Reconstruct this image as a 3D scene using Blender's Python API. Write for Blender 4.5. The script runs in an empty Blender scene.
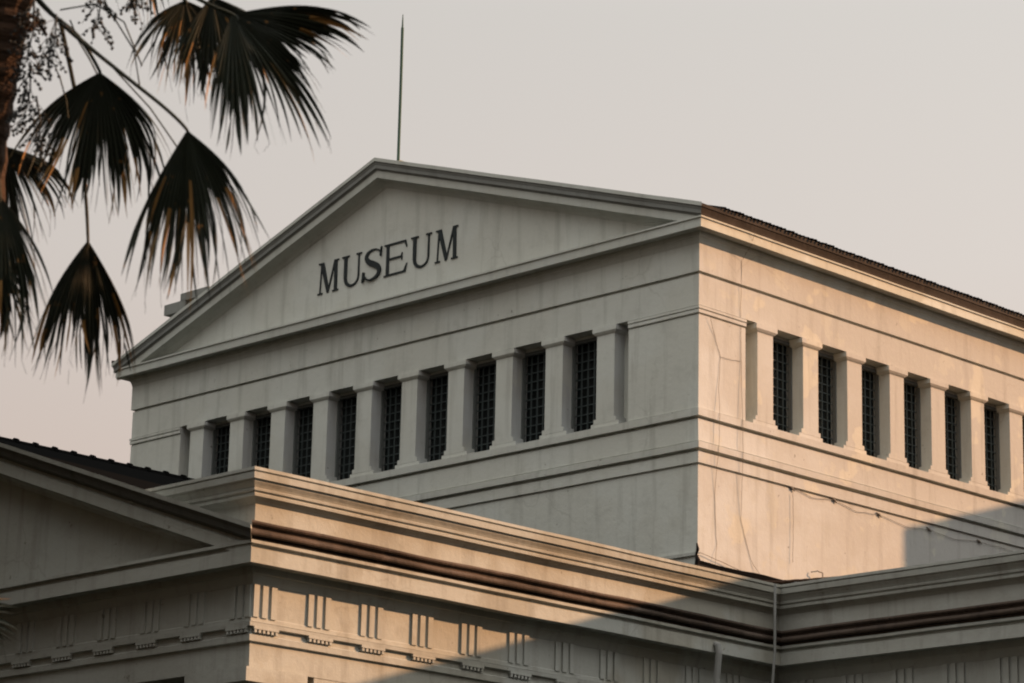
import bpy, bmesh, math, random
from mathutils import Vector, Matrix, noise as mnoise
rad = math.radians
Z0 = 13.5                      # height of the hall's window sill above the ground
scene = bpy.context.scene
col = scene.collection
random.seed(7)

# ------------------------------------------------------------------ camera
YAW, PITCH, ROLL = rad(134.981), rad(15.249), rad(1.332)
FPX = 2861.35
CAM = Vector((31.7046, -36.331, -11.868 + Z0))
dv = Vector((math.cos(PITCH)*math.cos(YAW), math.cos(PITCH)*math.sin(YAW), math.sin(PITCH)))
rv0 = Vector((math.sin(YAW), -math.cos(YAW), 0)); uv0 = rv0.cross(dv)
rv = math.cos(ROLL)*rv0 + math.sin(ROLL)*uv0
uv = -math.sin(ROLL)*rv0 + math.cos(ROLL)*uv0
cd = bpy.data.cameras.new('camera'); cam = bpy.data.objects.new('camera', cd); col.objects.link(cam)
cam.matrix_world = Matrix(((rv.x, uv.x, -dv.x, CAM.x), (rv.y, uv.y, -dv.y, CAM.y), (rv.z, uv.z, -dv.z, CAM.z), (0, 0, 0, 1)))
cd.sensor_width = 36; cd.lens = FPX/1024*36; cd.clip_start = .5; cd.clip_end = 6000
cd.dof.use_dof = True; cd.dof.focus_distance = 45.5; cd.dof.aperture_fstop = 1.9
scene.camera = cam
scene.render.resolution_x = 1024; scene.render.resolution_y = 683

# ------------------------------------------------------------------ light
SUN_EL, SUN_AZ = rad(23), rad(55)            # azimuth counted from +X towards +Y
sdir = Vector((math.cos(SUN_EL)*math.cos(SUN_AZ), math.cos(SUN_EL)*math.sin(SUN_AZ), math.sin(SUN_EL)))
w = bpy.data.worlds.new('World'); scene.world = w; w.use_nodes = True
nt = w.node_tree; nt.nodes.clear()
out = nt.nodes.new('ShaderNodeOutputWorld'); bg = nt.nodes.new('ShaderNodeBackground')
sky = nt.nodes.new('ShaderNodeTexSky'); sky.sky_type = 'NISHITA'; sky.sun_disc = False
sky.sun_elevation = SUN_EL; sky.sun_rotation = math.pi/2 - SUN_AZ
sky.air_density = 1.0; sky.dust_density = 4.0; sky.ozone_density = 1.0
hs = nt.nodes.new('ShaderNodeHueSaturation'); hs.inputs['Saturation'].default_value = .25
mixs = nt.nodes.new('ShaderNodeMix'); mixs.data_type = 'RGBA'; mixs.inputs[0].default_value = .92
tcw = nt.nodes.new('ShaderNodeTexCoord'); sepw = nt.nodes.new('ShaderNodeSeparateXYZ'); nt.links.new(tcw.outputs['Generated'], sepw.inputs[0])
hz = nt.nodes.new('ShaderNodeValToRGB'); e = hz.color_ramp.elements           # evening haze: pink near the horizon, paler above
e[0].position = .19; e[0].color = (.675, .548, .475, 1); e[1].position = .29; e[1].color = (.674, .614, .566, 1)
for p_, c_ in ((.37, (.645, .61, .572)), (.48, (.72, .72, .70)), (.66, (2.02, 1.99, 1.9)), (1.0, (2.85, 2.82, 2.7))):
    e2 = hz.color_ramp.elements.new(p_); e2.color = (*c_, 1)
nt.links.new(sepw.outputs[2], hz.inputs[0])
dts = nt.nodes.new('ShaderNodeVectorMath'); dts.operation = 'DOT_PRODUCT'; dts.inputs[1].default_value = sdir
nt.links.new(tcw.outputs['Generated'], dts.inputs[0])
glow = nt.nodes.new('ShaderNodeMapRange'); glow.inputs[1].default_value = -.15; glow.inputs[2].default_value = .6; glow.inputs[3].default_value = 7.5; glow.inputs[4].default_value = 10.3
nt.links.new(dts.outputs['Value'], glow.inputs[0])
sc_ = nt.nodes.new('ShaderNodeVectorMath'); sc_.operation = 'SCALE'; nt.links.new(hz.outputs[0], sc_.inputs[0]); nt.links.new(glow.outputs[0], sc_.inputs['Scale'])
nt.links.new(sc_.outputs[0], mixs.inputs[7])
nt.links.new(sky.outputs[0], hs.inputs['Color']); nt.links.new(hs.outputs[0], mixs.inputs[6])
nt.links.new(mixs.outputs[2], bg.inputs[0]); bg.inputs[1].default_value = .05
nt.links.new(bg.outputs[0], out.inputs[0])
sl = bpy.data.lights.new('sun', 'SUN'); sl.energy = 3.75; sl.angle = rad(.53); sl.color = (1, .545, .275)
so = bpy.data.objects.new('sun', sl); col.objects.link(so)
so.rotation_euler = sdir.to_track_quat('Z', 'Y').to_euler(); so.location = (20, 30, 40)
vs = scene.view_settings; vs.view_transform = 'Standard'; vs.look = 'None'; vs.exposure = 1.2; vs.gamma = 1; vs.use_curve_mapping = False
scene.render.engine = 'CYCLES'
scene.cycles.filter_width = 2.0

# ------------------------------------------------------------------ materials
def mat(name, base, rough=.85, spec=.2):
    m = bpy.data.materials.new(name); m.use_nodes = True
    b = m.node_tree.nodes['Principled BSDF']
    b.inputs['Base Color'].default_value = (*base, 1); b.inputs['Roughness'].default_value = rough
    b.inputs['Specular IOR Level'].default_value = spec
    return m, m.node_tree, b
def nz(t, vec, scale, detail=4, rough=.55):
    n = t.nodes.new('ShaderNodeTexNoise'); n.inputs['Scale'].default_value = scale
    n.inputs['Detail'].default_value = detail; n.inputs['Roughness'].default_value = rough
    t.links.new(vec, n.inputs['Vector']); return n.outputs[0]
def ramp(t, fac, a, b, ca=0., cb=1.):
    r = t.nodes.new('ShaderNodeValToRGB'); e = r.color_ramp.elements
    e[0].position = a; e[1].position = b; e[0].color = (ca, ca, ca, 1); e[1].color = (cb, cb, cb, 1)
    t.links.new(fac, r.inputs[0]); return r.outputs[0]
def mix(t, fac, a, b):
    n = t.nodes.new('ShaderNodeMix'); n.data_type = 'RGBA'
    for s, v in ((0, fac), (6, a), (7, b)):
        if isinstance(v, (tuple, float, int)): n.inputs[s].default_value = (*v, 1) if isinstance(v, tuple) else v
        else: t.links.new(v, n.inputs[s])
    return n.outputs[2]
def mul(t, a, k):
    n = t.nodes.new('ShaderNodeMath'); n.operation = 'MULTIPLY'
    t.links.new(a, n.inputs[0])
    if isinstance(k, float): n.inputs[1].default_value = k
    else: t.links.new(k, n.inputs[1])
    return n.outputs[0]
def pos(t, sc=(1, 1, 1)):
    g = t.nodes.new('ShaderNodeNewGeometry'); m = t.nodes.new('ShaderNodeMapping'); m.inputs['Scale'].default_value = sc
    t.links.new(g.outputs['Position'], m.inputs['Vector']); return m.outputs[0]
def bump(t, b, h, strength, dist):
    n = t.nodes.new('ShaderNodeBump'); n.inputs['Strength'].default_value = strength; n.inputs['Distance'].default_value = dist
    t.links.new(h, n.inputs['Height']); t.links.new(n.outputs[0], b.inputs['Normal'])
def plaster(name, base, patch=.13, stain=.35, speck=.5, dirt=(.15, .14, .12), bstr=.35, streak=.3, ochre=False):
    m, t, b = mat(name, base, .88, .15)
    p1 = pos(t); p2 = pos(t, (2.6, 2.6, .22)); p3 = pos(t, (.5, .5, 3.5))
    dk = tuple(c*(1-patch)*k for c, k in zip(base, (1, .95, .88))); lt = tuple(min(1, c*(1+patch*.8)) for c in base)
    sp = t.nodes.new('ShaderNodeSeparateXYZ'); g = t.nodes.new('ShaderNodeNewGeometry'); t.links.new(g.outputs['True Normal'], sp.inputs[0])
    east = ramp(t, sp.outputs[0], .4, .6, .25, 1.)
    c = mix(t, mul(t, ramp(t, nz(t, p1, .55, 3, .5), .46, .54), east), base, dk)
    if ochre:                                                # older ochre limewash away from the repainted corner
        sx = t.nodes.new('ShaderNodeSeparateXYZ'); t.links.new(p1, sx.inputs[0])
        def ma(op, a, b_):
            n = t.nodes.new('ShaderNodeMath'); n.operation = op
            for q, v in ((0, a), (1, b_)):
                if isinstance(v, float): n.inputs[q].default_value = v
                else: t.links.new(v, n.inputs[q])
            return n.outputs[0]
        v = ma('ADD', ma('MULTIPLY', sx.outputs[1], .13), ma('MULTIPLY', ma('SUBTRACT', sx.outputs[2], 13.5), .09))
        v = ma('ADD', v, ma('MULTIPLY', nz(t, p1, .8, 5, .6), .9))
        f = ramp(t, ma('MULTIPLY', v, .5), .26, .56)
        c = mix(t, mul(t, f, ramp(t, sp.outputs[0], .4, .6)), c, tuple(x*k for x, k in zip(base, (.74, .66, .54))))
        c = mix(t, ramp(t, sp.outputs[0], .4, .6, 0., .5), c, tuple(x*k for x, k in zip(base, (.62, .64, .80))))  # sun-facing walls toned down in the colour to balance lit against shade
    lt = tuple(x*k for x, k in zip(base, (.90, .84, .77))) if ochre else lt
    c = mix(t, mul(t, mul(t, ramp(t, nz(t, p1, .8, 4, .5), .615, .632), ramp(t, sp.outputs[0], .4, .6)), .6), c, lt)
    c = mix(t, mul(t, mul(t, ramp(t, nz(t, p1, 1.3, 5, .6), .60, .615), ramp(t, sp.outputs[0], .4, .6)), .35), c, dk)
    vo = t.nodes.new('ShaderNodeTexVoronoi'); vo.feature = 'DISTANCE_TO_EDGE'; vo.inputs['Scale'].default_value = .55
    dn = t.nodes.new('ShaderNodeTexNoise'); dn.inputs['Scale'].default_value = 2.2; dn.inputs['Detail'].default_value = 6; t.links.new(p1, dn.inputs['Vector'])
    dm = mix(t, .35, p1, dn.outputs['Color']); t.links.new(dm, vo.inputs['Vector'])
    c = mix(t, mul(t, mul(t, ramp(t, vo.outputs['Distance'], .002, .007, 1., 0.), ramp(t, nz(t, p1, .35, 2), .52, .6)), .2), c, dirt)
    c = mix(t, mul(t, ramp(t, nz(t, p1, 14, 6, .65), .35, .75), .22), c, dk)
    c = mix(t, mul(t, ramp(t, nz(t, p2, 1.6, 5, .6), .52, .78), streak), c, dirt)
    c = mix(t, mul(t, ramp(t, nz(t, p1, 2.2, 7, .7), .52, .75), stain), c, tuple(.55*x+.45*d for x, d in zip(base, dirt)))
    c = mix(t, mul(t, ramp(t, nz(t, p1, 7.5, 3, .6), .70, .74), speck), c, dirt)
    t.links.new(c, b.inputs['Base Color'])
    bump(t, b, nz(t, p1, 9, 8, .7), bstr, .02)
    return m
WALL = (.485, .50, .465)
M = {}
M['plaster'] = plaster('hall_plaster', WALL, .14, .5, .8, streak=.45, ochre=True)
M['porch_plaster'] = plaster('portico_plaster', (.335, .343, .318), .16, .5, .6, (.12, .105, .085), .5, .45)
M['trim'] = plaster('trim_plaster', (.42, .435, .405), .1, .4, .3, (.13, .12, .1), .4, .3)
M['gutter'] = plaster('stained_gutter', (.032, .026, .023), .3, .6, .8, (.05, .038, .03), .6, .7)
M['roll'] = plaster('rusty_gutter_roll', (.085, .064, .052), .45, .9, .9, (.02, .017, .015), .9, .9)
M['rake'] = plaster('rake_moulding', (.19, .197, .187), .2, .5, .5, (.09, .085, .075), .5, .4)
M['dark_rake'] = plaster('dark_rake_moulding', (.115, .117, .11), .25, .6, .6, (.05, .048, .043), .5, .6)  # darker tone of the rake moulding, for the portico
M['glass'], _t, _b = mat('window_glass', (.008, .014, .016), .25, .25)
_oi = _t.nodes.new('ShaderNodeObjectInfo'); _t.links.new(mix(_t, _oi.outputs['Random'], (.004, .006, .006), (.012, .015, .015)), _b.inputs['Base Color'])
M['frame'], _t, _b = mat('window_frame', (.10, .108, .105), .7)
M['grille'], _t, _b = mat('window_grille', (.045, .056, .056), .5)
M['letter'], _t, _b = mat('black_letter', (.008, .013, .014), .5)
M['wire'], _t, _b = mat('wire', (.17, .145, .12), .9)
M['pipe'], _t, _b = mat('pipe', (.2, .2, .19), .7)
_t and bump(_t, _b, nz(_t, pos(_t), 20, 3), .2, .01)
M['rod'], _t, _b = mat('rod', (.025, .06, .045), .5)
M['tile'], _t, _b = mat('roof_tile', (.03, .024, .02), .85)
_p = pos(_t); _t.links.new(mix(_t, nz(_t, _p, 3, 6), (.012, .010, .010), (.035, .026, .021)), _b.inputs['Base Color'])
bump(_t, _b, nz(_t, _p, 12, 5), .6, .02)
M['black_tile'], _t, _b = mat('black_roof_tile', (.004, .004, .004), .95, .0)
M['tar'], _t, _b = mat('tar', (.010, .008, .008), .9, .05)
M['ground'], _t, _b = mat('ground', (.06, .065, .05), .95)
_p = pos(_t); _t.links.new(mix(_t, ramp(_t, nz(_t, _p, .08, 6), .4, .6), (.016, .021, .012), (.026, .026, .023)), _b.inputs['Base Color'])
def leafmat(name, a, b2, dry, thr):
    m, t, b = mat(name, a, .6, .15)
    p = pos(t)
    c = mix(t, nz(t, p, 6, 4), a, b2)
    c = mix(t, ramp(t, nz(t, p, 11, 3), thr, thr+.06), c, dry)
    t.links.new(c, b.inputs['Base Color'])
    return m
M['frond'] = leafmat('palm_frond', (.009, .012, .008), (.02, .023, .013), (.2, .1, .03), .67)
M['dry'], _t, _b = mat('dry_palm_leaf', (.22, .115, .035), .7)
M['leaf'] = leafmat('tree_leaf', (.03, .042, .02), (.048, .06, .03), (.09, .07, .03), .8)
M['bark'], _t, _b = mat('bark', (.10, .065, .04), .95)
_p = pos(_t, (1, 1, 5)); _h = nz(_t, _p, 5, 6); _t.links.new(mix(_t, _h, (.035, .022, .015), (.2, .12, .07)), _b.inputs['Base Color']); bump(_t, _b, _h, 1, .05)
M['palm_bark'], _t, _b = mat('palm_bark', (.06, .04, .03), .95)
_p = pos(_t, (1, 1, 5)); _h = nz(_t, _p, 5, 6); _t.links.new(mix(_t, _h, (.012, .009, .007), (.09, .05, .03)), _b.inputs['Base Color']); bump(_t, _b, _h, 1, .05)
M['fruit'], _t, _b = mat('fruit', (.02, .02, .018), .5)

# ------------------------------------------------------------------ mesh helper
def wob(v, amp):
    p = Vector((v[0]*.55, v[1]*.55, v[2]*1.7))
    n = mnoise.noise_vector(p)
    q = mnoise.noise_vector(p*3.1 + Vector((7, 3, 1)))
    return Vector(v) + amp*(n + .5*q)
class MB:
    def __init__(s): s.v = []; s.f = []; s.smooth = False
    def add(s, vs, fs):
        o = len(s.v); s.v += [Vector(v) for v in vs]; s.f += [tuple(i+o for i in f) for f in fs]; return s
    def box(s, x0, x1, y0, y1, z0, z1):
        return s.add([(x, y, z) for z in (z0, z1) for y in (y0, y1) for x in (x0, x1)],
                     [(0, 2, 3, 1), (4, 5, 7, 6), (0, 1, 5, 4), (2, 6, 7, 3), (0, 4, 6, 2), (1, 3, 7, 5)])
    def prism(s, poly, ext, base=(0, 0, 0)):          # poly: list of 3D points (planar), extruded by vector ext
        n = len(poly); e = Vector(ext); b = Vector(base)
        vs = [Vector(p)+b for p in poly] + [Vector(p)+b+e for p in poly]
        return s.add(vs, [tuple(range(n))[::-1], tuple(range(n, 2*n))] + [(i, (i+1) % n, n+(i+1) % n, n+i) for i in range(n)])
    def sweep(s, prof, path, amp=0., step=.5, closed=False, m0=None, m1=None):   # prof [(out, z)] closed polygon; path [(x, y)], outward = right of travel
        P = [Vector((a, b, 0)) for a, b in path]; n = len(P); st = []
        rng = n if closed else n-1
        def nrm(i):
            d = (P[(i+1) % n]-P[i]).normalized(); return Vector((d.y, -d.x, 0))
        for i in range(n):
            if closed: a, b = nrm((i-1) % n), nrm(i)
            else: a = nrm(max(0, i-1)) if i else nrm(0); b = nrm(i) if i < n-1 else nrm(n-2)
            m = (a+b).normalized(); m = m/max(.2, m.dot(a)); st.append((P[i], m))
        if m0: st[0] = (P[0], Vector((*m0, 0)))
        if m1: st[-1] = (P[-1], Vector((*m1, 0)))
        full = []
        for i in range(rng):
            p, m = st[i]; q, k = st[(i+1) % n]; cnt = max(1, int((q-p).length/step)) if amp else 1
            for j in range(cnt): full.append((p.lerp(q, j/cnt), m.lerp(k, j/cnt)))
        if not closed: full.append(st[-1])
        vs = []; k = len(prof)
        for p, m in full:
            for o, z in prof:
                v = p + m*o; v.z = z
                vs.append(wob(v, amp) if amp else v)
        N = len(full); fs = []
        for i in range(N if closed else N-1):
            a, b = i*k, ((i+1) % N)*k
            fs += [(a+j, a+(j+1) % k, b+(j+1) % k, b+j) for j in range(k)]
        if not closed: fs += [tuple(range(k)), tuple(range((N-1)*k, N*k))[::-1]]
        return s.add(vs, fs)
    def tube(s, pts, r, n=6):
        P = [Vector(p) for p in pts]; R = r if isinstance(r, (list, tuple)) else [r]*len(P); vs = []; fs = []
        for i, p in enumerate(P):
            d = (P[min(i+1, len(P)-1)] - P[max(i-1, 0)]).normalized()
            a = d.cross(Vector((0, 0, 1)) if abs(d.z) < .9 else Vector((1, 0, 0))).normalized(); b = d.cross(a)
            vs += [p + R[i]*(math.cos(2*math.pi*k/n)*a + math.sin(2*math.pi*k/n)*b) for k in range(n)]
        for i in range(len(P)-1):
            fs += [(i*n+k, i*n+(k+1) % n, (i+1)*n+(k+1) % n, (i+1)*n+k) for k in range(n)]
        fs += [tuple(range(n))[::-1], tuple(range((len(P)-1)*n, len(P)*n))]
        return s.add(vs, fs)
    def ball(s, c, r, nu=7, nv=5):
        c = Vector(c); vs = [c+Vector((0, 0, r))]; fs = []
        for i in range(1, nv):
            t = math.pi*i/nv
            vs += [c+r*Vector((math.sin(t)*math.cos(2*math.pi*j/nu), math.sin(t)*math.sin(2*math.pi*j/nu), math.cos(t))) for j in range(nu)]
        vs.append(c-Vector((0, 0, r)))
        fs += [(0, 1+j, 1+(j+1) % nu) for j in range(nu)]
        for i in range(nv-2):
            a = 1+i*nu; fs += [(a+j, a+nu+j, a+nu+(j+1) % nu, a+(j+1) % nu) for j in range(nu)]
        a = 1+(nv-2)*nu; fs += [(a+j, len(vs)-1, a+(j+1) % nu) for j in range(nu)]
        return s.add(vs, fs)
    def build(s, name, m, parent=None, smooth=False, z0=Z0, fix=True):
        me = bpy.data.meshes.new(name); me.from_pydata([(v.x, v.y, v.z+z0) for v in s.v], [], s.f)
        if fix:
            bm = bmesh.new(); bm.from_mesh(me); bmesh.ops.recalc_face_normals(bm, faces=bm.faces); bm.to_mesh(me); bm.free()
        if smooth:
            for p in me.polygons: p.use_smooth = True
        me.materials.append(m)
        o = bpy.data.objects.new(name, me); col.objects.link(o)
        if parent: o.parent = parent
        return o
def thing(name, label, cat, loc=(0, 0, 0), group=None):
    o = bpy.data.objects.new(name, None); col.objects.link(o); o.location = loc; o.empty_display_size = .5
    return tag(o, label, cat, group)
def tag(o, label, cat, group=None):
    o['label'] = label; o['category'] = cat
    if group: o['group'] = group
    return o
def copy_tree(o, loc, rz):
    c = o.copy(); col.objects.link(c); c.parent = o.parent; c.location = loc; c.rotation_euler = (0, 0, rz)
    for ch in o.children:
        d = ch.copy(); col.objects.link(d); d.parent = c
    return c
def structure(o): o['kind'] = 'structure'; return o

# ------------------------------------------------------------------ the ground
structure(MB().add([(-3000, -3000, 0), (3000, -3000, 0), (3000, 3000, 0), (-3000, 3000, 0)], [(0, 1, 2, 3)]).build('ground', M['ground'], z0=0))

# ------------------------------------------------------------------ the museum: upper hall
W, D = 16.0, 24.6
museum = thing('museum_building', 'pale plastered classical museum with pediment, window colonnade and lower portico', 'building')
rect = [(-W, 0), (0, 0), (0, D), (-W, D)]
low = [(-.32, -Z0), (-.02, -Z0), (-.018, -.86), (-.035, -.855), (-.03, -.835), (.012, -.825), (.012, -.635), (-.045, -.63), (-.045, -.59), (.05, -.575), (.055, -.47), (.03, -.464),
       (.03, -.458), (-.01, -.456), (-.01, -.44), (.004, -.438), (.004, -.055), (-.05, -.05), (-.05, -.008), (.045, 0), (.05, .13), (.0, .142), (-.32, .15)]
MB().sweep(low, rect, .006, closed=True).build('lower_wall', M['plaster'], museum)
upw = [(-.32, 2.0), (0, 2.0), (0, 2.565), (-.03, 2.57), (-.03, 2.60), (.03, 2.61), (.03, 3.12), (-.32, 3.12)]
MB().sweep(upw, rect, .005, closed=True).build('upper_wall', M['plaster'], museum)
cor = [(-.2, 3.122), (.032, 3.122), (.045, 3.18), (.065, 3.23), (.08, 3.235), (.085, 3.325), (.255, 3.335), (.265, 3.31), (.295, 3.31), (.295, 3.465), (.32, 3.475), (.32, 3.505), (-.2, 3.56)]
MB().sweep(cor, rect, .005, closed=True).build('cornice', M['trim'], museum)
gut = [(.05, 3.51), (.325, 3.508), (.33, 3.55), (.34, 3.585), (.355, 3.63), (.37, 3.64), (.37, 3.70), (.10, 3.70)]
MB().sweep(gut, [(0, 0), (0, D)], .006, m0=(1, -1)).build('gutter', M['gutter'], museum)
MB().sweep(gut, [(-W, D), (-W, 0)], .006, m1=(-1, -1)).build('gutter', M['gutter'], museum)
AX, AZ = -8.2, 6.46
def ztop(x): return AZ - (x-AX)*.320 if x > AX else AZ - (AX-x)*.347
def chevron(prof, y0, xl, xr, apex, zt, amp=0.):
    # prof [(out, dz)]: raking cornice following zt(x); ends mitred by the projection of each profile point
    k = len(prof); mb = MB(); st = []
    nL, nR = max(1, int((apex-xl)/.6)), max(1, int((xr-apex)/.6))
    ts = [('l', i/nL) for i in range(nL)] + [('r', i/nR) for i in range(nR+1)]
    vs = []
    for sd, t in ts:
        for o, dz in prof:
            x = (xl-o)*(1-t)+apex*t if sd == 'l' else apex*(1-t)+(xr+o)*t
            v = Vector((x, y0-o, zt(x)+dz)); vs.append(wob(v, amp) if amp else v)
    N = len(ts); fs = []
    for i in range(N-1):
        a, b = i*k, (i+1)*k
        fs += [(a+j, a+(j+1) % k, b+(j+1) % k, b+j) for j in range(k)]
    fs += [tuple(range(k)), tuple(range((N-1)*k, N*k))[::-1]]
    return mb.add(vs, fs)
chevron([(-.1, -.53), (.012, -.53), (.04, -.48), (.10, -.435), (.18, -.41), (.275, -.395), (.28, -.25), (-.1, -.25)], 0, -W, 0, AX, ztop, .005).build('raking_cornice', M['trim'], museum)
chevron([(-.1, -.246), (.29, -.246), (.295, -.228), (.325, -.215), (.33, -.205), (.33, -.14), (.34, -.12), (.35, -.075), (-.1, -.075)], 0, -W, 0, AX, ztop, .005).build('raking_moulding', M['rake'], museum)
chevron([(-.1, -.072), (.37, -.072), (.37, 0), (.2, -.05), (-.1, -.06)], 0, -W, 0, AX, ztop, .005).build('raking_fillet', M['trim'], museum)
xs = [-W+.02 + i*(W-.04)/40 for i in range(41)]
tv = [(x, 0, 3.3) for x in xs] + [(x, 0, max(3.32, ztop(x)-.3)) for x in xs]
MB().add([wob(v, .004) for v in tv], [(i, i+1, 42+i, 41+i) for i in range(40)]).build('tympanum', M['plaster'], museum, fix=False)
# roof slopes
def slope(x0, z0, x1, z1, y0, y1, th=.07):
    return MB().add([(x0, y0, z0), (x1, y0, z1), (x1, y1, z1), (x0, y1, z0), (x0, y0, z0-th), (x1, y0, z1-th), (x1, y1, z1-th), (x0, y1, z0-th)],
                    [(0, 1, 2, 3), (7, 6, 5, 4), (0, 4, 5, 1), (1, 5, 6, 2), (2, 6, 7, 3), (3, 7, 4, 0)])
roof = slope(.34, 3.75, AX, 6.40, .15, D-.1).build('roof', M['tile'], museum)
slope(-16.36, 3.70, AX, 6.42, .15, D-.1).build('roof', M['tile'], museum)
et = MB()
y = .22
while y < D-.2:
    h = .016+.006*random.random()
    et.tube([(.42+.015*random.random(), y, 3.725+.012*random.random()), (-.3, y, 3.96)], h, 7); y += .09+.03*random.random()
et.build('eave_tiles', M['black_tile'], roof)
MB().sweep([(-.1, 3.3), (0, 3.3), (0, 6.2), (-.1, 6.2)], [(-8.1, D), (-8.3, D)]).build('rear_gable', M['plaster'], museum)
MB().prism([(-W+.3, D-.3, 3.3), (-.3, D-.3, 3.3), (AX, D-.3, 6.2)], (0, .25, 0)).build('rear_gable', M['plaster'], museum)
# stepped block behind the left rake
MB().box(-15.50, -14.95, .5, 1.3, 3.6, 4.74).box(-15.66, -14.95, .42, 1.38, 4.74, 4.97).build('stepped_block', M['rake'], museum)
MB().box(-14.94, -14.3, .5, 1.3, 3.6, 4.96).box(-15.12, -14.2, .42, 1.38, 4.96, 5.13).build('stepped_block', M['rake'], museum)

# the window colonnade: back wall, corner piers, pillars, windows
BAY, PW, X0, Y0 = 1.285, .432, -2.0, 1.59
NF, NS = 10, 17
IMP = [(-.30, .15), (0, .15), (0, 1.83), (-.02, 1.832), (-.02, 1.845), (.012, 1.85), (.022, 1.86), (.022, 1.915), (.006, 1.922), (.012, 1.93), (.03, 1.935), (.03, 1.98), (-.015, 1.984), (-.015, 1.999), (-.30, 1.999)]
lastx = X0-PW-(NF-1)*BAY
lasty = Y0+PW+(NS-1)*BAY
for path in ([(X0+.34, 0), (0, 0), (0, Y0-.33)], [(0, lasty+.33), (0, D), (-W, D), (-W, 0), (lastx-.33, 0)]):
    MB().sweep(IMP, path, .003).build('corner_pier', M['plaster'], museum)
bw = MB()                                            # the recess back wall, with openings for the windows
ZB, ZT = .17, 1.93
def backwall(mb, along, n, start, end, o0):
    # along(t, d, z): t along the face, d depth
    def bx(t0, t1, z0, z1):
        c = [along(t, d, z) for z in (z0, z1) for d in (.272, .40) for t in (t0, t1)]
        mb.add(c, [(0, 2, 3, 1), (4, 5, 7, 6), (0, 1, 5, 4), (2, 6, 7, 3), (0, 4, 6, 2), (1, 3, 7, 5)])
    bx(start, o0+PW/2+.05, .1, 2.1)
    for i in range(n-1):
        a = o0+PW+i*BAY
        bx(a-PW/2+.05, a+.005, .1, 2.1)
        bx(a+.005, a+BAY-PW-.005, ZT, 2.1); bx(a+.005, a+BAY-PW-.005, .05, ZB)
        bx(a+BAY-PW-.005, a+BAY-PW/2+.05, .1, 2.1)
    bx(o0+(n-1)*BAY+PW/2+.05, end, .1, 2.1)
backwall(bw, lambda t, d, z: (t, d, z), NF, -W+.45, -.45, lastx)
backwall(bw, lambda t, d, z: (-d, t, z), NS, .45, D-.45, Y0)
bw.build('recess_wall', M['plaster'], museum)
MB().box(-W+.3, -W+.4, .5, D-.5, .1, 2.1).build('recess_wall', M['plaster'], museum)
def pillar_mb():
    mb = MB(); h = PW/2
    mb.box(-h, h, 0, .272, .30, 1.838)
    # base: two steps, then cap with a splayed underside
    mb.box(-h-.055, h+.055, -.004, .27, .215, .298).box(-h-.12, h+.12, -.002, .268, .143, .213)
    z = [(0, 1.84), (.03, 1.865), (.06, 1.90), (.06, 1.985), (.015, 1.998)]
    vs = []
    for o, zz in z: vs += [(-h-o*1.25, -o*.75, zz), (h+o*1.25, -o*.75, zz), (h+o*1.25, .271, zz), (-h-o*1.25, .271, zz)]
    fs = [(0, 3, 2, 1), (16, 17, 18, 19)]
    for i in range(4): fs += [(i*4+k, i*4+(k+1) % 4, i*4+4+(k+1) % 4, i*4+4+k) for k in range(4)]
    mb.add(vs, fs)
    return mb
pil = pillar_mb().build('pillar', M['plaster'], museum)
ww = BAY-PW
def window():
    f = MB(); x0, x1 = -ww/2-.01, ww/2+.01
    f.box(x0, x0+.042, .25, .34, ZB-.01, ZT+.01).box(x1-.042, x1, .25, .34, ZB-.01, ZT+.01)
    f.box(x0+.042, x1-.042, .251, .341, ZT-.05, ZT+.01).box(x0+.042, x1-.042, .251, .341, ZB-.01, ZB+.04)
    fo = f.build('window', M['frame'], museum)
    MB().box(x0+.04, x1-.04, .37, .38, ZB, ZT).build('pane', M['glass'], fo)
    g = MB(); a, b = x0+.042, x1-.042
    for i in range(1, 5): t = a+(b-a)*i/5; g.box(t-.011, t+.011, .31, .332, ZB+.04, ZT-.05)
    for i in range(1, 10): t = ZB+.04+(ZT-.09-ZB)*i/10; g.box(a, b, .314, .328, t-.008, t+.008)
    g.build('grille', M['grille'], fo)
    return fo
win = window()
first = True
for i in range(NF):
    x = X0-PW/2-i*BAY
    if i: copy_tree(pil, (x, 0, 0), 0)
    else: pil.location = (x, 0, 0)
    if i < NF-1:
        if i: copy_tree(win, (x-BAY/2, 0, 0), 0)
        else: win.location = (x-BAY/2, 0, 0)
for i in range(NS):
    y = Y0+PW/2+i*BAY
    copy_tree(pil, (0, y, 0), math.pi/2)
    if i < NS-1: copy_tree(win, (0, y+BAY/2, 0), math.pi/2)
MB().box(-W+.6, -.6, .6, D-.6, .0, .05).box(-W+.6, -.6, .6, D-.6, 2.3, 2.4).build('floor_slab', M['tar'], museum)

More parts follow.
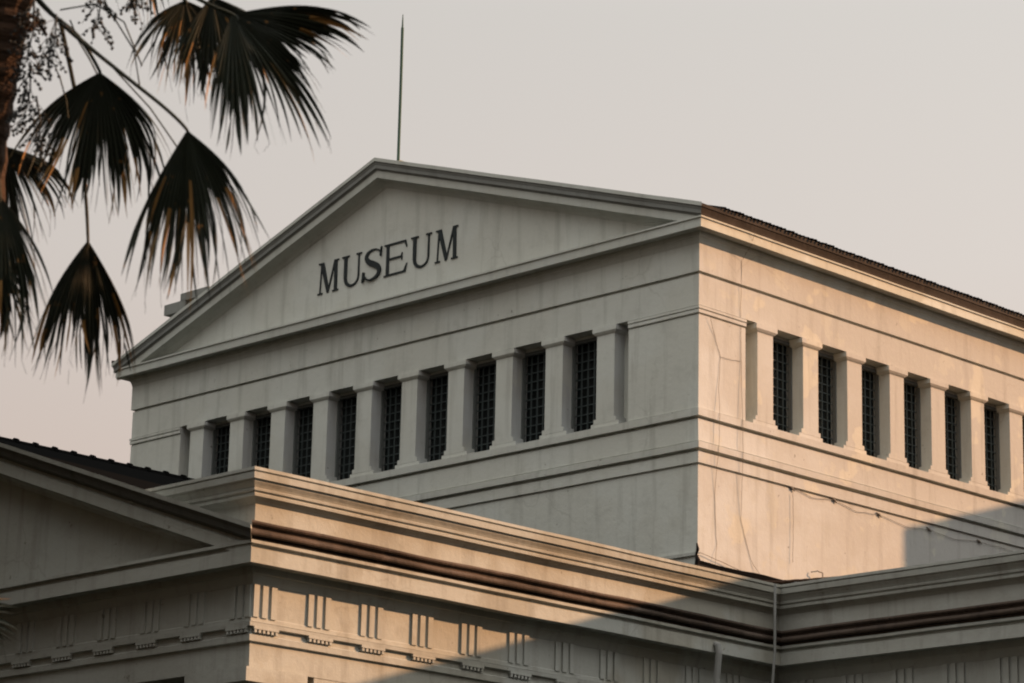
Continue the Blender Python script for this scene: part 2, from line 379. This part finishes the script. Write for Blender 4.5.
# ------------------------------------------------------------------ the museum: portico and wing
XF, YF, YW = 1.70, -11.25, .08            # frieze planes: portico side, portico front, wing front
XL = 2*AX-XF                               # the portico's far side
XE = 30.0
edge = [(XL, 0), (XL, YF), (XF, YF), (XF, YW), (XE, YW)]
side = [(XF, YF), (XF, YW), (XE, YW)]
AMP = .007
arch = [(-.4, -5.95), (0.0, -5.95), (0.0, -5.60), (.045, -5.585), (.05, -5.50), (.02, -5.485), (.02, -5.395), (.075, -5.385), (.08, -5.33), (.0, -5.315), (-.4, -5.315)]
MB().sweep(arch, edge, AMP).build('architrave', M['porch_plaster'], museum)
frz = [(-.4, -5.312), (.012, -5.312), (.012, -5.255), (0, -5.24), (0, -4.80), (-.4, -4.80)]
frieze = MB().sweep(frz, edge, AMP*.6).build('frieze', M['porch_plaster'], museum)
crn = [(-.4, -4.797), (.0, -4.797), (.02, -4.74), (.05, -4.66), (.075, -4.65), (.08, -4.56), (.29, -4.548), (.30, -4.575), (.335, -4.575), (.335, -4.375), (.30, -4.365), (.30, -4.325), (.36, -4.31), (.36, -4.265), (-.4, -4.255)]
MB().sweep(crn, edge, AMP).build('cornice', M['porch_plaster'], museum)
cym = [(-.2, -4.252), (.33, -4.252), (.335, -4.235), (.31, -4.225), (.31, -4.20)] + [(.375+.042*math.cos(a), -4.172+.042*math.sin(a)) for a in [rad(-130+32*k) for k in range(7)]] + [(.36, -4.115), (.37, -4.09), (.41, -4.072), (.425, -4.05), (.42, -4.02), (.10, -4.01), (-.2, -4.01)]
MB().sweep(cym, side, .016, .28, m0=(1, -1)).build('gutter', M['roll'], museum)
par = [(-.35, -3.70), (.12, -3.70), (.15, -3.665), (.205, -3.625), (.235, -3.62), (.24, -3.585), (.225, -3.575), (.225, -3.56), (.255, -3.545), (.26, -3.515), (.245, -3.505), (.265, -3.47), (.295, -3.43), (.305, -3.40), (.335, -3.395), (.345, -3.31), (.325, -3.304), (.325, -3.292), (.35, -3.285), (.35, -3.24), (.335, -3.236), (-.35, -3.236)]
parapet = MB().sweep(par, [(-.72, YF)]+side, AMP).build('parapet', M['porch_plaster'], museum)
MB().sweep([(-.35, -4.4), (.122, -4.4), (.122, -3.702), (-.35, -3.702)], [(XF, YF-.12)]+side[1:], AMP*.6).build('parapet_wall', M['porch_plaster'], museum)
def pt(x): return -.585-.337*(x-AX)
MB().prism([(-.7, 0, -3.702), (-.7, 0, -3.72), (XF-.35, 0, pt(XF-.35)-.3), (XF-.35, 0, -3.702)], (0, .4, 0), (0, YF-.12, 0)).build('parapet_wall', M['porch_plaster'], museum)
PA, PZ = AX, -.585
def ptop(x): return PZ - (abs(x-PA)-.0)*.337
chevron([(-.3, -.64), (.01, -.64), (.05, -.58), (.12, -.535), (.22, -.505), (.335, -.49), (.335, -.315), (.30, -.305), (.30, -.262), (-.3, -.262)], YF, XL, XF, PA, ptop, AMP).build('raking_cornice', M['porch_plaster'], museum)
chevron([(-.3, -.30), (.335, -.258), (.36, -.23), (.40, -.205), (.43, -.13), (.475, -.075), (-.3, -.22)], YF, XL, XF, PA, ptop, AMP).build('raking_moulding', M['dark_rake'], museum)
chevron([(-.3, -.205), (.3, -.11), (.47, -.072), (.49, -.072), (.50, -.005), (.3, -.10), (-.3, -.2)], YF, XL, XF, PA, ptop, AMP).build('raking_fillet', M['porch_plaster'], museum)
xs = [XL+.05+i*(XF-XL-.1)/40 for i in range(41)]
MB().add([(x, YF, -4.5) for x in xs]+[(x, YF, max(-4.48, ptop(x)-.35)) for x in xs], [(i, i+1, 42+i, 41+i) for i in range(40)]).build('tympanum', M['porch_plaster'], museum, fix=False)
# portico roof with ridge tiles
RZ = -.80
proof = slope(1.2, RZ-.337*9.4, PA, RZ, YF-.2, -.05).build('roof', M['black_tile'], museum)
slope(XL-.3, RZ-.337*10.2, PA, RZ, YF-.2, -.05).build('roof', M['black_tile'], museum)
rt = MB(); y = YF
while y < -.3:
    rt.tube([(PA, y, RZ-.02), (PA, y+.40, RZ-.02)], .07, 8).tube([(PA, y+.34, RZ-.012), (PA, y+.41, RZ-.012)], .092, 8); y += .41
rt.build('ridge_tiles', M['black_tile'], proof)
tr = MB()
for r in range(1, 22):
    x = PA+r*.44; z = RZ-.337*(x-PA)
    tr.add([(x-.03, YF-.2, z+.02), (x+.03, YF-.2, z+.03), (x+.03, -.1, z+.03), (x-.03, -.1, z+.02)], [(0, 1, 2, 3)])
# walls, anta, columns
MB().box(XL+.3, XF-.3, -3.2, -2.9, -Z0, -4.6).build('portico_back_wall', M['porch_plaster'], museum)
MB().box(XF-.62, XF-.012, -10.05, YW+.3, -Z0, -5.952).build('portico_side_wall', M['porch_plaster'], museum)
MB().box(XF-.2, XE, YW+.06, YW+.5, -Z0, -5.952).build('wing_wall', M['porch_plaster'], museum)
MB().box(XL+.3, XF-.35, YF+.45, -.6, -5.9, -5.8).build('portico_ceiling', M['porch_plaster'], museum)
MB().box(XF-.1, XE, YW, 20, -4.0, -3.62).build('wing_roof', M['tar'], museum)
def anta(x0, x1):
    mb = MB().box(x0, x1, YF+.02, YF+.9, -Z0, -6.4)
    mb.box(x0-.05, x1+.05, YF-.03, YF+.95, -6.4, -6.32).box(x0-.02, x1+.02, YF, YF+.92, -6.32, -6.15)
    mb.box(x0-.1, x1+.1, YF-.11, YF+1.0, -6.15, -5.953)
    return mb
anta(XF-1.15, XF-.02).build('anta', M['porch_plaster'], museum)
anta(XL+.02, XL+1.15).build('anta', M['porch_plaster'], museum)
for i in range(4):
    cx = XL+.6+(XF-XL-1.2)*(i+1)/5; mb = MB()
    mb.tube([(cx, YF+.5, -Z0), (cx, YF+.5, -10.5), (cx, YF+.5, -6.45)], [.52, .5, .41], 20)
    mb.tube([(cx, YF+.5, -6.45), (cx, YF+.5, -6.2)], [.42, .6], 20).box(cx-.62, cx+.62, YF-.1, YF+1.1, -6.2, -5.953)
    mb.build('column', M['porch_plaster'], museum, smooth=False)
# triglyphs with regula and guttae (on the portico front, side and the wing)
def triglyph():
    mb = MB(); b = .098; g = .062; x = -(3*b+2*g)/2
    for i in range(3): mb.box(x, x+b, -.03, .01, -5.25, -4.80); x += b+g
    t = mb.build('triglyph', M['porch_plaster'], frieze)
    rg = MB().box(-.225, .225, -.082, .01, -5.425, -5.388)
    for i in range(6): c = -.19+i*.076; rg.box(c-.02, c+.02, -.076, -.02, -5.472, -5.427)
    return t, rg.build('regula', M['porch_plaster'], museum)
tg, rgl = triglyph()
spots = [(XF-.22-1.0*i, YF, 0) for i in range(19)] + [(XF, YF+.22+1.0*i, math.pi/2) for i in range(12)] + [(XF+.55+1.0*i, YW, 0) for i in range(9)]
for i, (x, y, a) in enumerate(spots):
    for o in (tg, rgl):
        if i == 0: o.location = (x, y, 0)
        else: copy_tree(o, (x, y, 0), a)
# pipes
MB().tube([(2.22, -.62, -3.30), (2.23, -.64, -3.9), (2.22, -.63, -4.4), (2.19, -.66, -5.0), (2.10, -.72, -5.5), (2.06, -.74, -6.6)], .022, 8).build('downpipe', M['pipe'], museum)
MB().tube([(2.0, -1.89, -4.44), (2.10, -1.90, -4.47), (2.12, -1.90, -4.60), (2.08, -1.91, -5.0), (2.05, -1.92, -6.6)], .055, 10).build('downpipe', M['pipe'], museum)

# ------------------------------------------------------------------ lettering
def letter_polys(ch, wd):
    P = []
    def bar(x0, y0, x1, y1, t):                        # slanted stem of horizontal thickness t
        P.append([(x0-t/2, y0), (x0+t/2, y0), (x1+t/2, y1), (x1-t/2, y1)])
    def rectp(x0, y0, x1, y1): P.append([(x0, y0), (x1, y0), (x1, y1), (x0, y1)])
    s = .045
    if ch == 'M':
        bar(.10, 0, .15, 1, .055); bar(wd-.13, 0, wd-.15, 1, .135)
        P.append([(.08, 1), (.25, 1), (wd/2+.05, .10), (wd/2-.02, .0), (wd/2-.05, .0)])
        P.append([(wd/2-.03, .0), (wd/2+.03, .03), (wd-.14, 1), (wd-.22, 1)])
        rectp(.0, 0, .22, s); rectp(wd-.27, 0, wd, s); rectp(.02, 1-s, .22, 1); rectp(wd-.22, 1-s, wd-.01, 1)
    elif ch == 'U':
        n = 12; o = []; i_ = []
        for k in range(n+1):
            a = math.pi + math.pi*k/n
            o.append((wd/2+(wd/2-.09)*math.cos(a), .30+.31*math.sin(a)))
            i_.append((wd/2+.035+(wd/2-.185)*math.cos(a), .30+.235*math.sin(a)))
        for k in range(n): P.append([o[k], o[k+1], i_[k+1], i_[k]])
        P.append([(.09, .295), (i_[0][0], .295), (.225, 1), (.09, 1)]); P.append([(i_[-1][0], .295), (o[-1][0], .295), (wd-.09, 1), (wd-.145, 1)])
        rectp(.0, 1-s, .31, 1); rectp(wd-.23, 1-s, wd, 1)
    elif ch == 'E':
        rectp(.09, 0, .22, 1); rectp(0, 0, .3, s); rectp(0, 1-s, .3, 1)
        rectp(.2, 0, wd-.06, .06); rectp(.2, .94, wd-.08, 1); rectp(.2, .49, wd-.25, .55)
        P.append([(wd-.16, .05), (wd-.07, 0), (wd, .27), (wd-.03, .27)]); P.append([(wd-.15, .95), (wd-.08, 1), (wd-.02, .77), (wd-.05, .77)])
        P.append([(wd-.28, .54), (wd-.25, .64), (wd-.22, .64), (wd-.22, .40), (wd-.25, .40), (wd-.28, .50)])
    elif ch == 'S':
        c = [(wd-.10, .80, .03), (wd*.72, .935, .05), (wd*.5, .965, .06), (wd*.27, .90, .10), (wd*.19, .76, .14), (wd*.30, .62, .17), (wd*.52, .52, .185), (wd*.74, .41, .17),
             (wd*.83, .26, .14), (wd*.72, .11, .10), (wd*.48, .035, .06), (wd*.27, .06, .05), (.08, .22, .03)]
        f = []
        for k in range(len(c)-1):
            p0, p1, p2, p3 = c[max(k-1, 0)], c[k], c[k+1], c[min(k+2, len(c)-1)]
            for j in range(4):
                t = j/4; f.append(tuple(.5*((2*p1[q])+(-p0[q]+p2[q])*t+(2*p0[q]-5*p1[q]+4*p2[q]-p3[q])*t*t+(-p0[q]+3*p1[q]-3*p2[q]+p3[q])*t**3) for q in range(3)))
        f.append(c[-1]); L = []; Rr = []
        for k, (x, y, t) in enumerate(f):
            a, b = f[max(k-1, 0)], f[min(k+1, len(f)-1)]; dx, dy = b[0]-a[0], b[1]-a[1]; l = math.hypot(dx, dy) or 1
            L.append((x-dy/l*t/2, y+dx/l*t/2)); Rr.append((x+dy/l*t/2, y-dx/l*t/2))
        for k in range(len(f)-1): P.append([L[k], L[k+1], Rr[k+1], Rr[k]])
        P.append([(wd-.13, .70), (wd-.09, .70), (wd-.07, 1.0), (wd-.09, .98), (wd-.13, .86)]); P.append([(.10, .32), (.05, .32), (.02, 0), (.07, .02), (.13, .14)])
    return P
sign = thing('museum_lettering', 'black raised serif letters reading MUSEUM across the pediment', 'sign', (0, 0, 0))
HT = .66
for ch, x0, x1 in (('M', -10.15, -9.53), ('U', -9.43, -8.86), ('S', -8.83, -8.22), ('E', -8.20, -7.53), ('U', -7.43, -6.855), ('M', -6.75, -6.12)):
    mb = MB()
    for k, poly in enumerate(letter_polys(ch, (x1-x0)/HT)):
        mb.prism([(x0+a*HT, 0, 4.065+b*HT) for a, b in poly], (0, -.016-.0006*k, 0))
    mb.build('letter', M['letter'], sign)

# ------------------------------------------------------------------ rod and cables
rod = MB().tube([(-8.12, .2, 6.35), (-8.12, .2, 7.9), (-8.13, .2, 9.35)], .03, 8).tube([(-8.13, .2, 9.35), (-8.13, .2, 9.64)], [.02, .008], 8).box(-8.23, -8.01, .12, .3, 6.38, 6.5)
tag(rod.build('lightning_rod', M['rod']), 'thin dark lightning rod standing on the apex of the upper pediment', 'lightning rod')
def cable(pts, r, label, clips=(), m='wire'):
    P = [Vector(q) for q in pts]; f = []
    for i in range(len(P)-1):
        for j in range(5):
            q = P[i].lerp(P[i+1], j/5); f.append(q+Vector((0, random.uniform(-.008, .008), random.uniform(-.008, .008))))
    f.append(P[-1])
    mb = MB().tube(f, r, 5)
    for c in clips: mb.ball(c, .03).tube([Vector(c)+Vector((0, -.07, .03)), c, Vector(c)+Vector((.01, .06, -.04))], .012, 5)
    return tag(mb.build('cable', M[m]), label, 'cable')
cable([(.36, 1.09, 3.50), (.27, 1.09, 3.3), (.04, 1.11, 3.05), (.012, 1.11, 2.0), (.012, 1.13, 1.2), (.06, 1.12, -.05), (.07, 1.115, -.45), (-.01, 1.147, -1.66), (-.01, 1.417, -2.33), (.05, 1.72, -2.67)], .0035, 'thin cable dropping from the eave gutter down the sunlit wall')
cable([(.045, .246, 1.83), (.01, .42, 1.5), (.008, .572, 1.16), (.02, .51, .6), (.06, .497, .08), (.07, .473, -.45), (-.01, .45, -1.3), (-.01, .509, -2.2), (.05, .40, -2.6)], .0035, 'slack thin cable down the sunlit wall nearest the corner')
cable([(.015, .57, 1.16), (.015, .85, 1.17), (.012, 1.12, 1.2)], .0035, 'short cable bridging sideways between the two hanging cables')
cable([(.0, 2.55, -.83), (.0, 3.1, -.93), (.0, 3.75, -.87), (.0, 4.4, -.97), (.0, 5.07, -.92), (.0, 5.9, -1.02), (.0, 6.6, -.95), (.0, 7.4, -1.02), (.0, 8.2, -.93), (.0, 9.5, -.95)], .0045, 'sagging cable clipped below the string course on the sunlit wall', ((.0, 2.55, -.86), (.0, 3.75, -.87), (.0, 5.07, -.92), (.0, 6.6, -.95), (.0, 8.2, -.93)))
cable([(.02, .02, -2.40), (.03, .8, -2.52), (.03, 1.6, -2.66), (.06, 2.2, -2.78)], .006, 'thin cable sloping along the foot of the sunlit wall')
cable([(.01, 3.05, -2.30), (.10, 3.15, -2.28), (.12, 3.25, -2.30), (.12, 3.26, -2.75)], .010, 'bent wire hook standing at the foot of the sunlit wall')
cable([(.10, -.12, -2.66), (.12, .5, -2.70), (.10, 1.1, -2.70), (.14, 1.45, -2.70), (.10, 1.75, -2.68), (.08, 2.1, -2.62), (.06, 2.45, -2.555), (.05, 3.1, -2.43), (.04, 3.8, -2.29)], .026, 'thick black cable lying behind the parapet at the wall foot', m='tar')
cable([(.015, 2.55, -.95), (.015, 2.56, -1.5), (.015, 2.545, -2.2)], .004, 'short thin vertical wire below the string course')
# tar flashing at the wall foot
MB().sweep([(-.03, -3.4), (.30, -3.4), (.16, -2.78), (.05, -2.56), (-.03, -2.54)], [(0, -.02), (0, 6)], .03, .25).build('flashing', M['black_tile'], museum)
MB().sweep([(-.05, -2.46), (.02, -2.455), (.025, -2.40), (-.05, -2.385)], [(-W, 0), (.0, 0)], .01, .3).build('ledge', M['plaster'], museum)
MB().tube([(.0, -.02, -2.25), (.03, -.03, -2.36), (-.01, -.02, -2.45), (.04, -.04, -2.55), (.02, -.03, -2.72)], [.012, .03, .02, .045, .06], 7).build('loose_mortar', M['tar'], museum)

# ------------------------------------------------------------------ palm
FD = 26.0
def at(px, py, d=0.):                                   # a spot on the palm, given as seen from the pavement
    z = FD+d
    v = dv + rv*((px-512)/FPX) - uv*((py-341.5)/FPX)
    q = CAM + v*z; q.z -= Z0; return q
palm = thing('fan_palm', 'dark fan palm with drooping fringed leaves at the left in front of the museum', 'palm tree')
UP = Vector((0, 0, 1)); RH = Vector((rv0.x, rv0.y, 0)); FH = Vector((dv.x, dv.y, 0)).normalized()
def frond(hub, px_dir, L, spread, yawr, tilt, petiole, seed, nseg=40, g=1.1, Lback=.62, palm=palm):
    rnd = random.Random(seed)
    H = at(*hub) if isinstance(hub, tuple) else hub
    m = (RH*px_dir[0] - UP*px_dir[1]); m = m + FH*tilt; m.normalize()
    s = (RH*math.cos(yawr) + FH*math.sin(yawr)); s = (s - m*s.dot(m)).normalized(); n = m.cross(s).normalized()
    if n.dot(FH) > 0: n = -n
    nseg = int(nseg*1.25); A = rad(spread); da = 2*A/nseg; K = 13; mb = MB(); dryf = []
    def sn(a, k): return mnoise.noise(Vector((a*1.7, seed*3.7, k*9.1)))
    def length(a): return L*(Lback+(1-Lback)*math.cos(a*.62)**2)*(1+.32*sn(a*1.5, 1))
    def path(a, Ls, gs, off, dr):
        d = (math.cos(a)*m + math.sin(a)*s + n*off).normalized(); p = H.copy(); out = [p.copy()]
        for k in range(K):
            t = (k+1)/K
            d = (d + (-UP+dr)*gs*(t**1.25)/K*2.6).normalized(); p = p+d*Ls/K; out.append(p.copy())
        return out
    Z = Vector((0, 0, 0))
    ang = [-A+da*j+rnd.uniform(-.25, .25)*da for j in range(nseg+1)]
    B = [path(a, length(a), g*(1+.5*sn(a, 2)), .12+.12*sn(a*2, 3)+.03*(-1)**j, Z) for j, a in enumerate(ang)]
    for j in range(nseg):
        split = min(.8, max(.3, .52+.34*sn(ang[j]*3, 4)+rnd.uniform(-.08, .1))); ks = max(3, int(split*K))
        a = (ang[j]+ang[j+1])/2; q = rnd.uniform(.82, 1.12)
        if rnd.random() < .12: q *= rnd.uniform(.65, .85)
        c0 = (B[j][ks]+B[j+1][ks])/2; w0 = (B[j+1][ks]-B[j][ks]); d = ((B[j][ks]-B[j][ks-1])+(B[j+1][ks]-B[j+1][ks-1])).normalized()
        gs = g*(1+.5*sn(a, 2))*rnd.uniform(.7, 1.5); dr = Vector((rnd.gauss(0, .24), rnd.gauss(0, .24), 0)); tw = rnd.gauss(0, .9)
        if rnd.random() < .14: gs *= 3; q *= .9
        seg = length(a)*q/K; vs = []; fold = n*.012
        for k in range(ks+1):
            l, r = B[j][k], B[j+1][k]; c = (l+r)/2+fold*min(1, k/4)*(1 if j % 2 else -.6); vs += [l, c, r]
        p = c0; wl = w0.length; wn = w0.normalized(); kk = K-ks
        if rnd.random() < .06: kk = max(2, kk//2)
        for k in range(1, kk+1):
            u = k/kk; t = (ks+k)/K
            d = (d + (-UP+dr)*gs*(t**1.25)/K*2.6).normalized(); p = p+d*seg
            wd = wl*.5*(1-u**1.7)*(1.05-.3*u)+.001
            sd = (wn-d*wn.dot(d)).normalized(); nn = sd.cross(d); sd = sd*math.cos(tw*u)+nn*math.sin(tw*u)
            vs += [p-sd*wd, p+nn*wd*.35, p+sd*wd]
        N = len(vs)//3; f0 = len(mb.f)
        if rnd.random() < .12: dryf += range(f0+2*(ks+rnd.randint(-2, 2)), f0+2*(N-1))
        mb.add(vs, [f for k in range(N-1) for f in ((k*3, k*3+1, k*3+4, k*3+3), (k*3+1, k*3+2, k*3+5, k*3+4))])
        if rnd.random() < .12:                                 # hair-thin thread hanging from the tip
            e = p+Vector((rnd.gauss(0, .02), rnd.gauss(0, .02), -rnd.uniform(.05, .16))); mb.tube([p, p.lerp(e, .5), e], .0018, 3)
    fo = mb.build('frond', M['frond'], palm, fix=False); fo.data.materials.append(M['dry'])
    for f in dryf: fo.data.polygons[f].material_index = 1
    if petiole:
        pts = [at(*q) for q in petiole] + [H, H+m*.06*L]
        sm = []
        for k in range(len(pts)-1):
            p0, p1, p2, p3 = pts[max(k-1, 0)], pts[k], pts[k+1], pts[min(k+2, len(pts)-1)]
            for j in range(6):
                t = j/6; sm.append(.5*((2*p1)+(p2-p0)*t+(2*p0-5*p1+4*p2-p3)*t*t+(3*p1-p0-3*p2+p3)*t**3))
        sm.append(pts[-1]); N = len(sm)
        MB().tube(sm, [.024-.012*k/N for k in range(N)], 6).build('leaf_stalk', M['frond'], fo)
    return fo
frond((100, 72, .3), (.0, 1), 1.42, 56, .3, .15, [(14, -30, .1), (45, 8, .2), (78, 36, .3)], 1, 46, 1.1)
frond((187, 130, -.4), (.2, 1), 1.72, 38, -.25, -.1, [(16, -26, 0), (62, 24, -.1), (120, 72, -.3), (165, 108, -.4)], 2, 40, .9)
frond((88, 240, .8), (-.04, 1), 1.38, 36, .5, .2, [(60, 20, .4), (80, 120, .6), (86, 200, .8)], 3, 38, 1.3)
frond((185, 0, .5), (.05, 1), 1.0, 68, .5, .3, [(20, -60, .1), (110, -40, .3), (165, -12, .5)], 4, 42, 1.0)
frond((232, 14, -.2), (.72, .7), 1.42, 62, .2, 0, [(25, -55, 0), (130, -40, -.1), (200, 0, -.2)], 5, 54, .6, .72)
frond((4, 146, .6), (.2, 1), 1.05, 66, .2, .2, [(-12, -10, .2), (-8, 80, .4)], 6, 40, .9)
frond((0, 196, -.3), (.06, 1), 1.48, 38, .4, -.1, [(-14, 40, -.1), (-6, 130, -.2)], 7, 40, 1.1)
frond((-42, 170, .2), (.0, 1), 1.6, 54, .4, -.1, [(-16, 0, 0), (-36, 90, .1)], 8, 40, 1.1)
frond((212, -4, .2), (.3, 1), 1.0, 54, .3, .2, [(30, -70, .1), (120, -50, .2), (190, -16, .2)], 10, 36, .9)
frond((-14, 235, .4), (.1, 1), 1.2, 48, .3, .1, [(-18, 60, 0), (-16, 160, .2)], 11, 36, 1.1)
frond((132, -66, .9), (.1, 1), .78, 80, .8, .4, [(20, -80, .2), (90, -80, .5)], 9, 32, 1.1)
for k in range(12):                                       # the upper crown, above the picture
    a = k*2.4; hub = (20+150*math.cos(a), -150-70*random.random()-60*abs(math.sin(a)), 1.5*math.sin(a))
    frond(hub, (math.cos(a), .3-random.random()), 1.3, 85, random.uniform(-1, 1), .5*math.sin(a), [(20, -90, 0), (20+70*math.cos(a), -150, .7*math.sin(a))], 20+k, 34, .8)
tp = [at(-60, 1150, .2), at(-52, 900, .2), at(-40, 560, .2), at(-26, 330, .1), at(-14, 140, .05), at(2, 40, 0), at(14, -40, 0), at(20, -110, 0)]
tp[0].z = -Z0
rr = [.27, .23, .21, .2, .19, .2, .22, .12]
tm = MB(); fine = []
for k in range(len(tp)-1):
    for j in range(10): fine.append((tp[k].lerp(tp[k+1], j/10), rr[k]+(rr[k+1]-rr[k])*j/10))
fine.append((tp[-1], rr[-1]))
tm.tube([f[0] for f in fine], [f[1]*(1+.10*(i % 2)) for i, f in enumerate(fine)], 14)
for k in range(60):                                       # old leaf bases round the head of the trunk
    a = random.random()*6.28; q = at(random.uniform(-4, 16), random.uniform(-90, 70), 0); o = Vector((math.cos(a), math.sin(a), 0))
    tm.tube([q+o*.14, q+o*.25+UP*.12, q+o*.36+UP*random.uniform(.0, .3)], [.045, .035, .012], 5)
tm.build('trunk', M['palm_bark'], palm)
def fruits(x0, y0, x1, y1, n, seed, d=0):
    rnd = random.Random(seed); mb = MB(); a = at(x0, y0, d); b = at(x1, y1, d); mb.tube([a, a.lerp(b, .5)+RH*.03, b], [.012, .008, .004], 5)
    for k in range(n):
        t = rnd.random()**.7; q = a.lerp(b, t); L = rnd.uniform(.06, .22); e = q+RH*rnd.uniform(-.16, .16)+FH*rnd.uniform(-.15, .15)-UP*L
        mb.tube([q, q.lerp(e, .5)+UP*.02, e], .0035, 3)
        for j in range(rnd.randint(2, 4)): mb.ball(e.lerp(q, j*.22)+Vector((rnd.uniform(-.02, .02), rnd.uniform(-.02, .02), rnd.uniform(-.02, .01))), rnd.uniform(.011, .018))
    mb.build('fruit_cluster', M['fruit'], palm, smooth=True)
fruits(34, 0, 26, 62, 42, 1, -.3); fruits(56, 14, 48, 60, 34, 2, -.2); fruits(30, 62, 24, 118, 34, 3, -.3); fruits(36, 96, 38, 148, 26, 4, -.25); fruits(98, -22, 97, 28, 24, 5, .1); fruits(135, -20, 136, 8, 16, 6, .2)
for (a, b, c, e) in (((62, 22), (104, 58), (150, 108), (193, 170)), ((96, -20), (108, 8), (134, 50), (140, 88)), ((70, 20), (78, 40), (90, 60), (97, 74)), ((52, 60), (60, 78), (66, 100), (68, 118)), ((60, 10), (95, 4), (124, 22), (142, 66))):
    MB().tube([at(*a), at(*b), at(*c), at(*e)], .008, 5).build('leaf_stalk', M['frond'], palm)

small = thing('fan_palm', 'young fan palm low at the left edge, only dark leaf tips reaching into view', 'palm tree')
b0 = at(-120, 560, 1); b0.z = -Z0; b1 = at(-115, 620, 1)
MB().tube([b0, b0.lerp(b1, .5), b1], [.16, .12, .1], 10).build('trunk', M['palm_bark'], small)
for k, (px, py, dx, dy) in enumerate(((-62, 612, 1, .25), (-150, 570, -.3, -1), (-110, 560, .2, -1), (-170, 640, -1, .3))):
    hb = at(px, py, 1); frond(hb, (dx, dy), .78, 60, .3, 0, None, 40+k, 26, .35, palm=small); MB().tube([b1, b1.lerp(hb, .5)+UP*.05, hb], .012, 5).build('leaf_stalk', M['frond'], small)

# ------------------------------------------------------------------ unseen annex and trees, added out of frame to shade the place
annex = thing('shadow_caster_annex', 'unseen brown gabled annex shaped to cast shadow on the museum', 'building', (12, 10, 0))
def gable(prof, x0, ln):
    e = Vector((math.cos(SUN_AZ), math.sin(SUN_AZ), 0))*ln  # unseen block extruded along the sun's azimuth so its shadow edge stays upright
    MB().prism([(x0-12, y-10, z) for y, z in prof], e).build('gabled_wall', M['bark'], annex)
gable([(-2.6, -Z0), (16, -Z0), (16, 1.9), (12.5, 3.1), (-2.6, -1.75)], 9, 7)
gable([(18.7, -Z0), (37, -Z0), (37, 5.6), (28, 8.4), (18.7, 5.62)], 9, 9)
def tree(x, y, h, r, seed):  # unseen tree, added to cut the skylight reaching the walls
    rnd = random.Random(seed)
    root = thing('sky_blocker_tree', 'unseen leafy tree added to block skylight from the museum', 'tree', (x, y, 0), 'unseen trees added to block skylight')
    tb = MB().tube([(0, 0, 0), (.1, .1, h*.3), (0, .2, h*.55)], [.45, .32, .2], 10); lf = MB(); cl = []
    for k in range(32):
        a = rnd.random()*6.283; q = rnd.random()**.5*r*.85; z = h*rnd.uniform(.32, .92); q *= 1-max(0, z/h-.6)*1.1
        c = Vector((q*math.cos(a), q*math.sin(a), z)); cl.append((c, rnd.uniform(.28, .42)*r))
        tb.tube([(0, .15, h*rnd.uniform(.3, .5)), c*.6+Vector((0, 0, h*.2)), c], [.14, .08, .03], 5)
    for c, cr in cl:
        for j in range(230):
            v = Vector((rnd.gauss(0, 1), rnd.gauss(0, 1), rnd.gauss(0, .8))).normalized()*cr*rnd.random()**.4
            p = c+v; u = Vector((rnd.gauss(0, 1), rnd.gauss(0, 1), rnd.gauss(0, 1))).normalized(); t = u.orthogonal().normalized(); L = rnd.uniform(.16, .3)
            lf.add([p-u*L, p+t*L*.5, p+u*L, p-t*L*.5], [(0, 1, 2, 3)])
    tb.build('trunk', M['bark'], root, z0=0); lf.build('crown', M['leaf'], root, z0=0, fix=False)
for k, (x, y, h, r) in enumerate(((-8, -18, 22, 5), (-16, -16, 23.5, 6), (-26, -14, 24.5, 6.5), (-36, -8, 24, 7), (30, -1, 16, 5.5), (34, 10, 16, 6), (-1.5, -21, 20.5, 5), (2, -22.8, 20, 4.1), (3, -30, 20, 6), (-9, -27, 21, 6.5), (-20, -27, 20, 6.5), (14, -44, 18, 6), (27, -52, 18, 7), (44, -40, 18, 7), (46, -20, 18, 7), (38, -6, 16, 6), (-2, -42, 20, 7), (21, -9, 16.5, 5.5), (28, -19, 16, 5))): tree(x, y, h, r, 50+k)
